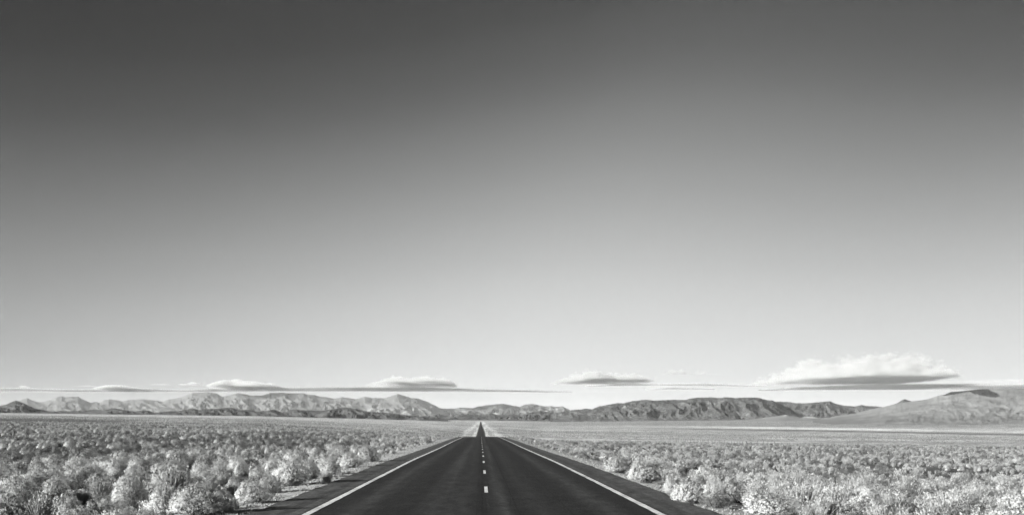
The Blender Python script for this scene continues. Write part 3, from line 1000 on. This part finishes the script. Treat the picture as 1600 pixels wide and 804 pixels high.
PX = np.array([p[0] for p in plants]); PY = np.array([p[1] for p in plants])
PZ = land_z(PX, PY) - 0.02
PH = np.array([p[2] for p in plants])
ppx = HX + F * PX / PY
pbot = HY + (EYE - PZ) / PY * F
ptop = pbot - PH / PY * F
print("plants", len(plants))
SIDE = {True: "left", False: "right"}
GROUPW = {
    "rabbitbrush": ("pale rounded rabbitbrush shrub", "rabbitbrush shrubs"),
    "sagebrush": ("dark grey leafy sagebrush shrub", "sagebrush shrubs"),
    "bunchgrass": ("pale dry bunchgrass tuft", "bunchgrass tufts"),
}
NATW = {"rabbitbrush": 1.5, "sagebrush": 1.75, "bunchgrass": 1.0}
single_done = np.zeros(len(plants), bool)
for kn in KINDS:
    idx = [i for i, p in enumerate(plants) if p[5] == kn]
    vis = [i for i in idx if -15 < ppx[i] < 1615 and ptop[i] < 800]
    hand = [i for i in vis if plants[i][6]]
    rest = sorted((i for i in vis if not plants[i][6]), key=lambda i: -PH[i] * plants[i][3] / PY[i] ** 2)[:300 - len(hand)]
    for rank, i in enumerate(hand + rest):
        X, Y, h, w, rot, _, lab = plants[i]
        v = int(i * 7919 % NVAR)
        big = rank < 110
        if big and kn != "bunchgrass":
            o = bpy.data.objects.new(kn, None)
            o.empty_display_size = 0.2
            COL.objects.link(o)
            link(KINDS[kn][3], NEAR[kn, v][0], o)
            link("stems", NEAR[kn, v][1], o)
        else:
            o = link(kn, GRASS[v] if big else WHOLE[kn, v])
        o.location = (X, Y, PZ[i])
        sxy = w / NATW[kn] if kn != "bunchgrass" else max(w, 0.5 * h) * 1.15
        o.scale = (sxy, sxy, h)
        o.rotation_euler = (0, 0, rot)
        side = SIDE[X < 0]
        g = GROUPW[kn]
        if lab:
            tag(o, lab, "shrub" if kn != "bunchgrass" else "grass tuft", g[1] + " " + side + " of the road")
        else:
            where = "like its neighbours edging the %s shoulder of the road" % side if abs(X) < 9.5 else "among many alike in the crowded scrub %s of the road" % side
            tag(o, "%s %s" % (g[0], where), "shrub" if kn != "bunchgrass" else "grass tuft",
                g[1] + (" edging the road, " if abs(X) < 9.5 else " in the scrub, ") + side)
        single_done[i] = True


# the thousands beyond: one object per kind, instances of the same plants
def far_brush(name, kn, idx, label, cat, meshes):
    V = np.stack([PX[idx], PY[idx], PZ[idx]], 1)
    me = bpy.data.meshes.new(name)
    me.vertices.add(len(V))
    me.vertices.foreach_set("co", V.astype(np.float32).ravel())
    w = np.array([plants[i][3] for i in idx]); h = PH[idx]
    sxy = w / NATW[kn] if kn != "bunchgrass" else np.maximum(w, .5 * h) * 1.15
    a = me.attributes.new("size", 'FLOAT_VECTOR', 'POINT')
    a.data.foreach_set("vector", np.stack([sxy, sxy, h], 1).astype(np.float32).ravel())
    a = me.attributes.new("turn", 'FLOAT_VECTOR', 'POINT')
    rt = np.array([plants[i][4] for i in idx])
    a.data.foreach_set("vector", np.stack([0 * rt, 0 * rt, rt], 1).astype(np.float32).ravel())
    o = link(name, me)
    ng = bpy.data.node_groups.new(name, 'GeometryNodeTree')
    ng.interface.new_socket("Geometry", in_out='INPUT', socket_type='NodeSocketGeometry')
    ng.interface.new_socket("Geometry", in_out='OUTPUT', socket_type='NodeSocketGeometry')
    gi, go = ng.nodes.new("NodeGroupInput"), ng.nodes.new("NodeGroupOutput")
    iop = ng.nodes.new("GeometryNodeInstanceOnPoints")
    join = ng.nodes.new("GeometryNodeJoinGeometry")
    for m_ in meshes:
        inf = ng.nodes.new("GeometryNodeObjectInfo")
        inf.inputs['Object'].default_value = m_
        inf.inputs['As Instance'].default_value = True
        inf.transform_space = 'ORIGINAL'
        ng.links.new(inf.outputs['Geometry'], join.inputs[0])
    ng.links.new(gi.outputs[0], iop.inputs['Points'])
    ng.links.new(join.outputs[0], iop.inputs['Instance'])
    iop.inputs['Pick Instance'].default_value = True
    for an, sock in (("size", 'Scale'), ("turn", 'Rotation')):
        na = ng.nodes.new("GeometryNodeInputNamedAttribute")
        na.data_type = 'FLOAT_VECTOR'
        na.inputs['Name'].default_value = an
        out = [s_ for s_ in na.outputs if s_.enabled][0]
        ng.links.new(out, iop.inputs[sock])
    ng.links.new(iop.outputs[0], go.inputs[0])
    md = o.modifiers.new("scatter", 'NODES')
    md.node_group = ng
    tag(o, label, cat, kind="stuff")
    return o


# five plants of each kind with the plain far mesh stand in the scene as the ones to copy
for kn in KINDS:
    idx = np.array([i for i, p in enumerate(plants) if p[5] == kn and not single_done[i]])
    have = {}
    for o in COL.objects:
        if o.type == 'MESH' and o.parent is None:
            for v in range(NVAR):
                if o.data == WHOLE[kn, v] and v not in have:
                    have[v] = o
    srcN = list(have.values())
    allw = {"rabbitbrush": "pale rabbitbrush massed over the plain behind the single shrubs",
            "sagebrush": "dark sagebrush massed over the plain behind the single shrubs",
            "bunchgrass": "pale bunchgrass massed over the plain behind the single tufts"}
    far_brush("distant_" + kn, kn, idx, allw[kn], "scrub", srcN)


# ------------------------------------------------------------------ posts and fence
def bar(V, Q, x0, y0, z0, x1, y1, z1, w, d):
    """square bar between two points, w across the road direction, d along it"""
    o = len(V)
    a = np.array([[-w, -d], [w, -d], [w, d], [-w, d]]) * 0.5
    for (x, y, z) in ((x0, y0, z0), (x1, y1, z1)):
        for q in a:
            V.append((x + q[0], y + q[1], z))
    Q += [[o + i, o + (i + 1) % 4, o + 4 + (i + 1) % 4, o + 4 + i] for i in range(4)]
    Q += [[o + 3, o + 2, o + 1, o], [o + 4, o + 5, o + 6, o + 7]]


m_post = mat_plain("weathered_wood", 0.13, 0.35, 6.0)
m_wire = mat_plain("galvanised_wire", 0.3, 0.1, 3.0, 0.6)
m_white = mat_plain("weathered_plastic", 0.16, 0.12, 6.0, 0.6)
m_refl = mat_plain("reflector_sheet", 0.3, 0.05, 6.0, 0.35)


def build_fence():
    fx = 55.0
    root = bpy.data.objects.new("wire_fence", None)
    root.location = (fx, 100, float(land_z(fx, 100.0)))
    COL.objects.link(root)
    tag(root, "thin wire fence on wooden posts running through the scrub on the right", "fence")
    inv = -root.location
    pm = []
    for k in range(4):
        V, Q = [], []
        R = np.random.default_rng(300 + k)
        h = 1.32 + 0.1 * R.normal()
        segs = 8
        rings = []
        lean = R.normal(size=2) * 0.03
        for z in (-0.35, 0.3, 0.8, h):
            a = np.arange(segs) * 2 * np.pi / segs
            rr = 0.055 * (1 + 0.12 * R.normal(size=segs)) * (1 - 0.1 * z)
            rings.append(np.stack([rr * np.cos(a) + lean[0] * z, rr * np.sin(a) + lean[1] * z, np.full(segs, z) + (0.03 * np.cos(a) if z == h else 0)], 1))
        V = np.concatenate(rings + [[[lean[0] * h, lean[1] * h, h + .01]]])
        F4 = grid_faces(4, segs, wrap=True)
        c = len(V) - 1
        j = 3 * segs + np.arange(segs)
        F3 = np.stack([j, np.roll(j, -1), np.full(segs, c)], 1)
        pm.append(mesh_from("post", V, [F4, F3], [m_post]))
    ys = np.arange(40, 330, 4.6)
    tops = []
    for i, y in enumerate(ys):
        x = fx + 0.15 * math.sin(i * 1.7)
        z = float(land_z(x, y))
        p = link("post", pm[i % 4], root)
        p.location = Vector((x, y, z)) + inv
        p.rotation_euler = (0, 0, i * 1.3)
        tops.append((x, y, z))
    for hgt in (0.35, 0.65, 0.95, 1.2):
        P = []
        for i in range(len(tops) - 1):
            a, b = np.array(tops[i]), np.array(tops[i + 1])
            for t in (0, .25, .5, .75):
                q = a + (b - a) * t
                q[2] += hgt - 0.05 * 4 * t * (1 - t)
                P.append(q)
        P.append(np.array(tops[-1]) + np.array([0, 0, hgt]))
        P = np.array(P) + np.array(inv)
        sec = 0.004 * np.array([[1, 0, 0], [-.5, 0, .87], [-.5, 0, -.87]])
        V = (P[:, None, :] + sec[None]).reshape(-1, 3)
        link("wire", mesh_from("wire", V, [grid_faces(len(P), 3, wrap=True)], [m_wire]), root)


build_fence()


def marker_post(x, y, label):
    V, Q = [], []
    z = float(land_z(x, y))
    R = np.random.default_rng(5)
    # flat flexible post: a shallow channel section with a rounded top
    prof = [(-.05, 0.0), (-.03, -.012), (.03, -.012), (.05, 0.0), (.03, .004), (-.03, .004)]
    lv = [(-0.3, 1.0), (0.9, 1.0), (1.08, .95), (1.14, .7), (1.16, .35)]
    V = np.array([[p[0] * s * 0.7, p[1], h] for h, s in lv for p in prof])
    Qs = grid_faces(len(lv), 6, wrap=True)
    e = (len(lv) - 1) * 6
    me = mesh_from("marker_post", V, [Qs, np.array([[e, e + 1, e + 2, e + 3], [e, e + 3, e + 4, e + 5]])], [m_white])
    o = link("marker_post", me)
    o.location = (x, y, z)
    r = mesh_from("reflector", np.array([[-.02, -.0145, .82], [.02, -.0145, .82], [.035, -.0145, 1.02], [-.035, -.0145, 1.02],
                                         [-.035, -.0125, .82], [.035, -.0125, .82], [.035, -.0125, 1.02], [-.035, -.0125, 1.02]]),
                  [np.array([[0, 1, 2, 3], [5, 4, 7, 6], [4, 5, 1, 0], [3, 2, 6, 7], [4, 0, 3, 7], [1, 5, 6, 2]])], [m_refl])
    link("reflector", r, o)
    tag(o, label, "marker post")


marker_post(-5.95, 122.0, "thin pale roadside marker post on the left verge")


# ------------------------------------------------------------------ clouds: real volumes far behind the ranges
def make_cloud(label, pts, ybot, yf, depth, dens, soft, amp, nscale, albedo=0.62, tpow=0.75, cat="cloud", tmin=12.0, dmul=None):
    """pts: upper outline in pixels of the photograph; ybot: its flat base (far edge).  The cloud is a flat-based lens of the
    given depth, its far edge yf metres away."""
    H = EYE + (HY - ybot) / F * yf
    yn = yf - depth
    ymid = yn + 0.3 * depth
    xs = np.array([p[0] for p in pts], float)
    X = (xs - HX) / F * (yf - 0.7 * depth)
    top = np.array([EYE + (HY - p[1]) / F * ymid - H for p in pts])
    top = np.maximum(top, tmin)
    T = top.max()
    x0, x1 = X[0], X[-1]
    L = x1 - x0
    cu = top / T
    dep = np.sqrt(cu) if dmul is None else np.array(dmul, float)
    # hull
    nu, nv = 60, 20
    u = np.linspace(-0.03, 1.03, nu)
    un = (X - x0) / L
    cT = np.interp(u, un, cu) * T * 1.3 + 3.0 * soft * 0.3
    cD = np.interp(u, un, dep) * depth
    end = np.sqrt(np.clip(np.minimum(u + 0.03, 1.03 - u) / 0.06, 0.02, 1))
    a = np.linspace(0, np.pi, nv)
    V = []
    for i in range(nu):
        yc = yf - 0.5 * cD[i]
        ry = 0.55 * cD[i] * end[i] + 30
        for ang in a:
            V.append((x0 + u[i] * L, yc - ry * math.cos(ang), -10 + (cT[i] * end[i] + 10) * math.sin(ang) ** 0.7))
        V.append((x0 + u[i] * L, yc + ry * 0.5, -12))
        V.append((x0 + u[i] * L, yc - ry * 0.5, -12))
    V = np.array(V)
    m = nv + 2
    xc, ycn = 0.5 * (x0 + x1), yf - 0.5 * depth
    V[:, 0] -= xc
    V[:, 1] -= ycn
    Qs = grid_faces(nu, m, wrap=True)
    caps = []
    for i in (0, nu - 1):
        c = V[i * m:(i + 1) * m].mean(0)
        V = np.concatenate([V, [c]])
        j = i * m + np.arange(m)
        f = np.stack([j, np.roll(j, -1), np.full(m, len(V) - 1)], 1)
        caps.append(f[:, ::-1] if i == 0 else f)
    mat = bpy.data.materials.new("cloud_vapour")
    mat.use_nodes = True
    t = mat.node_tree
    t.nodes.clear()
    tc = N(t, "ShaderNodeTexCoord").outputs['Object']
    sx = N(t, "ShaderNodeSeparateXYZ")
    t.links.new(tc, sx.inputs[0])
    xn = M(t, 'DIVIDE', M(t, 'ADD', sx.outputs[0], xc - x0), L)
    fc = fcurve(t, xn, [(float(a_), float(b_)) for a_, b_ in zip(un, cu)])
    fd = fcurve(t, xn, [(float(a_), float(b_)) for a_, b_ in zip(un, dep)])
    wob = N(t, "ShaderNodeTexNoise")
    wob.inputs['Scale'].default_value = 1.0
    wob.inputs['Detail'].default_value = 5.0
    wob.inputs['Roughness'].default_value = 0.6
    mp = N(t, "ShaderNodeMapping")
    mp.inputs['Scale'].default_value = (nscale * 0.6, nscale * 0.6, nscale * 1.2)
    mp.inputs['Location'].default_value = (x0 * 0.001, 0, 0)
    t.links.new(tc, mp.inputs[0])
    t.links.new(mp.outputs[0], wob.inputs['Vector'])
    nz = M(t, 'MULTIPLY', M(t, 'SUBTRACT', wob.outputs[0], 0.5), 2.0 * amp)
    rag = noise(t, mp.outputs[0], 2.6, 4.0, 0.65)
    dloc = M(t, 'MAXIMUM', M(t, 'MULTIPLY', fd, depth), 1.0)
    v = M(t, 'DIVIDE', M(t, 'SUBTRACT', 0.5 * depth, sx.outputs[1]), dloc)
    v = M(t, 'ADD', v, M(t, 'MULTIPLY', M(t, 'SUBTRACT', rag, 0.5), 0.22 * amp))
    g = M(t, 'MULTIPLY', M(t, 'MULTIPLY', v, M(t, 'SUBTRACT', 1.0, v)), 4.0)
    g = M(t, 'POWER', M(t, 'MAXIMUM', g, 0.0), tpow)
    f = M(t, 'MULTIPLY', M(t, 'MULTIPLY', fc, T), g)
    f = M(t, 'MULTIPLY', f, M(t, 'ADD', 1.0, nz))
    d = M(t, 'DIVIDE', M(t, 'SUBTRACT', f, sx.outputs[2]), soft, clamp=True)
    d = M(t, 'MULTIPLY', d, M(t, 'DIVIDE', M(t, 'ADD', M(t, 'SUBTRACT', sx.outputs[2], M(t, 'MULTIPLY', rag, 0.10 * T * min(amp, 1.0))), 5.0), 20.0 + 0.06 * T, clamp=True))
    d = M(t, 'MULTIPLY', M(t, 'POWER', d, 1.3), dens)
    pv = N(t, "ShaderNodeVolumePrincipled")
    pv.inputs['Color'].default_value = (albedo * .99, albedo, albedo * .99, 1)
    pv.inputs['Anisotropy'].default_value = 0.15
    t.links.new(d, pv.inputs['Density'])
    o_ = N(t, "ShaderNodeOutputMaterial")
    t.links.new(pv.outputs[0], o_.inputs['Volume'])
    avg = (L + depth + T * 1.3) / 3.0
    mat.cycles.volume_step_rate = min(CLOUD_STEP, T * 0.5) / (0.1 * avg)
    me = mesh_from("cloud", V, [Qs] + caps, [mat])
    bm = bmesh.new()
    bm.from_mesh(me)
    bmesh.ops.recalc_face_normals(bm, faces=bm.faces)
    bm.to_mesh(me)
    bm.free()
    o = link("cloud", me)
    o.location = (xc, ycn, H)
    tag(o, label, cat)
    return o


CLOUD_STEP = 90.0
make_cloud("large billowing cloud with white dome and dark flat base over the right hills",
           [(1176, 602), (1195, 595), (1218, 587.5), (1234, 590), (1247, 584), (1274, 571.5), (1315, 564), (1360, 562), (1405, 559.5), (1450, 564), (1479, 570), (1504, 579), (1516, 590), (1524, 600)],
           604.0, 31000, 7400, 0.011, 260.0, 2.0, 1 / 380.0, 0.68)
make_cloud("ragged cloud bank above the middle of the long mesa",
           [(800, 604), (855, 598), (880, 589.5), (900, 585), (925, 581), (945, 583), (990, 583.5), (1010, 585.5), (1030, 589), (1042, 593), (1068, 601)],
           602.0, 31000, 5200, 0.016, 150.0, 2.2, 1 / 240.0)
make_cloud("white-topped cloud above the highest right peak of the pale range",
           [(505, 604), (540, 597.5), (560, 595), (580, 593), (605, 589.5), (620, 587), (640, 589), (665, 588), (695, 588.5), (707, 592.5), (720, 598), (738, 605)],
           607.5, 31000, 6500, 0.016, 140.0, 1.9, 1 / 330.0)
make_cloud("lens-shaped cloud touching the tops of the pale range at left",
           [(270, 611), (296, 607), (315, 602), (325, 597), (340, 593.5), (355, 591.5), (370, 593), (400, 594.5), (418, 598), (446, 607)],
           612.0, 31000, 5500, 0.020, 100.0, 1.1, 1 / 420.0)
make_cloud("small smooth lens cloud on the far left skyline",
           [(128, 609), (145, 604.5), (160, 601.8), (175, 600.6), (190, 602), (207, 606), (235, 611.5)],
           612.5, 31500, 3800, 0.035, 50.0, 0.6, 1 / 400.0)
make_cloud("long thin flat cloud sheet stretched over the pale left range",
           [(-260, 609), (-120, 611), (0, 612), (100, 614.5), (200, 612.5), (252, 615.2), (340, 608), (420, 605), (500, 604), (600, 603.5), (700, 605), (800, 606.5), (876, 608.5)],
           612.5, 32500, 5200, 0.08, 32.0, 0.6, 1 / 900.0, 0.55, tpow=1.1, tmin=34.0, dmul=[.8, .75, .8, .55, .8, .5, .85, .95, 1, 1, .75, .5, .12])
make_cloud("thin grey cloud sheet between the mesa cloud and the large cloud",
           [(930, 601), (1000, 599.5), (1080, 599.5), (1140, 601), (1215, 602.5)],
           603.5, 31500, 2600, 0.05, 30.0, 0.6, 1 / 700.0, 0.74, tpow=1.1, tmin=34.0, dmul=[.3, .9, 1, .7, .2])
make_cloud("faint thin streak of cloud just above the mesa top",
           [(1018, 606.5), (1050, 605.5), (1090, 606), (1125, 607.5)],
           608.5, 32000, 1500, 0.025, 14.0, 0.5, 1 / 700.0, 0.74, tpow=1.1, tmin=34.0, dmul=[.3, 1, .8, .2])
make_cloud("long dark flat cloud sheet reaching out over the right hill",
           [(1270, 607), (1330, 604.5), (1400, 603), (1480, 602.5), (1560, 600.5), (1640, 600), (1760, 602), (1850, 607)],
           610.5, 32000, 7400, 0.08, 32.0, 0.6, 1 / 900.0, 0.74, tpow=1.1, tmin=34.0, dmul=[.3, .68, .8, .82, .85, .9, .8, .3])
make_cloud("pale thin cloud veil beside the large cloud at the right edge",
           [(1440, 597), (1500, 592), (1560, 590.5), (1640, 590), (1760, 592), (1850, 598)],
           601.0, 33000, 4200, 0.0006, 60.0, 0.2, 1 / 900.0, 0.75)
make_cloud("short flat cloud streak above the small lens cloud",
           [(112, 603), (122, 601.6), (135, 601.2), (148, 602.5)], 604.0, 30000, 1100, 0.006, 25.0, 0.3, 1 / 300.0)
make_cloud("small ragged cloud scrap left of the lens-shaped cloud",
           [(273, 600.5), (280, 597.5), (290, 597.5), (297, 595.5), (306, 597.5), (312, 600.5)], 602.0, 30000, 1100, 0.007, 35.0, 0.6, 1 / 160.0)
make_cloud("faint cloud scrap between the two small lens clouds of the left sky",
           [(228, 600.5), (238, 599), (250, 598.5), (262, 600.5)], 601.5, 30000, 800, 0.005, 25.0, 0.6, 1 / 160.0)
make_cloud("faint torn wisps of cloud right of the ragged mesa cloud",
           [(1036, 584), (1048, 577), (1064, 576), (1080, 580), (1096, 578), (1112, 581), (1132, 582)], 586.0, 29000, 900, 0.0025, 60.0, 1.4, 1 / 130.0)
make_cloud("tiny grey cloud scrap at the far left edge of the sky",
           [(18, 604.5), (26, 603.4), (34, 601.5), (42, 603.5)], 605.5, 30000, 600, 0.005, 25.0, 0.7, 1 / 120.0)

# ------------------------------------------------------------------ the air between: one even haze
def build_haze():
    x, y0, y1, z0, z1 = 44000.0, -43500.0, 45000.0, -60.0, 800.0
    V = [(sx * x, y, z) for z in (z0, z1) for (sx, y) in ((-1, y0), (1, y0), (1, y1), (-1, y1))]
    Q = [[3, 2, 1, 0], [4, 5, 6, 7], [0, 1, 5, 4], [1, 2, 6, 5], [2, 3, 7, 6], [3, 0, 4, 7]]
    m = bpy.data.materials.new("haze_air")
    m.use_nodes = True
    t = m.node_tree
    t.nodes.clear()
    pv = N(t, "ShaderNodeVolumePrincipled")
    pv.inputs['Color'].default_value = (0.93, 0.945, 0.935, 1)
    pv.inputs['Density'].default_value = HAZE
    pv.inputs['Anisotropy'].default_value = 0.0
    o_ = N(t, "ShaderNodeOutputMaterial")
    t.links.new(pv.outputs[0], o_.inputs['Volume'])
    me = mesh_from("haze", np.array(V), [np.array(Q)], [m])
    o = link("haze", me)
    tag(o, "thin pale haze in the air over the whole plain", "haze", kind="stuff")


HAZE = 0.66e-5
build_haze()

# ------------------------------------------------------------------ small weeds scattered over the gravel verges
def verge_tufts():
    R = np.random.default_rng(77)
    n = 2600
    Y = 15 + 150 * R.uniform(0, 1, n) ** 1.4
    left = R.uniform(0, 1, n) < 0.6
    X = np.where(left, -R.uniform(5.05, 6.9, n), R.uniform(5.0, 6.3, n))
    k = fbm(X * 1.2, Y * 0.5, 2, 81) > -0.15
    X, Y = X[k], Y[k]
    V, T = [], []
    Z = land_z(X, Y)
    o = 0
    vs, ts = [], []
    for x, y, z in zip(X, Y, Z):
        nb = int(R.integers(7, 18))
        h = R.uniform(.04, .15)
        ph = R.uniform(0, 6.28, nb)
        d = np.stack([np.cos(ph), np.sin(ph), 0 * ph], 1)
        a = np.array([x, y, z - .01]) + d * h * 0.3
        tip = a + d * h * R.uniform(.2, .9, (nb, 1)) + np.array([0, 0, h]) * R.uniform(.5, 1, (nb, 1))
        sd = np.stack([-d[:, 1], d[:, 0], 0 * ph], 1) * 0.012
        vs.append(np.stack([a - sd, a + sd, tip], 1).reshape(-1, 3))
        ts.append(np.arange(nb * 3).reshape(-1, 3) + o)
        o += nb * 3
    me = mesh_from("verge_weeds", np.concatenate(vs), [np.concatenate(ts)], [m_grass])
    tag(link("verge_weeds", me), "low dry weeds sprinkled over the gravel edges of the road", "weeds", kind="stuff")
    # loose stones
    vs, fs, o = [], [], 0
    n = 5200
    Y = 15 + 90 * R.uniform(0, 1, n) ** 1.5
    left = R.uniform(0, 1, n) < 0.55
    X = np.where(left, -4.86 - np.abs(R.normal(size=n)) * 0.75, 4.86 + np.abs(R.normal(size=n)) * 0.5)
    Z = land_z(X, Y)
    oc = np.array([[1, 0, 0], [0, 1, 0], [-1, 0, 0], [0, -1, 0], [0, 0, .7], [0, 0, -.7]], float)
    of = np.array([[0, 1, 4], [1, 2, 4], [2, 3, 4], [3, 0, 4], [1, 0, 5], [2, 1, 5], [3, 2, 5], [0, 3, 5]])
    for x, y, z in zip(X, Y, Z):
        s_ = 0.014 + 0.03 * R.uniform() ** 3
        vs.append(oc * s_ * R.uniform(.6, 1.3, (6, 1)) + np.array([x, y, z + s_ * .2]))
        fs.append(of + o)
        o += 6
    me = mesh_from("gravel", np.concatenate(vs), [np.concatenate(fs)], [mat_plain("gravel_stone", 0.26, 0.5, 20.0)])
    tag(link("gravel", me), "loose gravel stones along both edges of the asphalt", "gravel", kind="stuff")


verge_tufts()
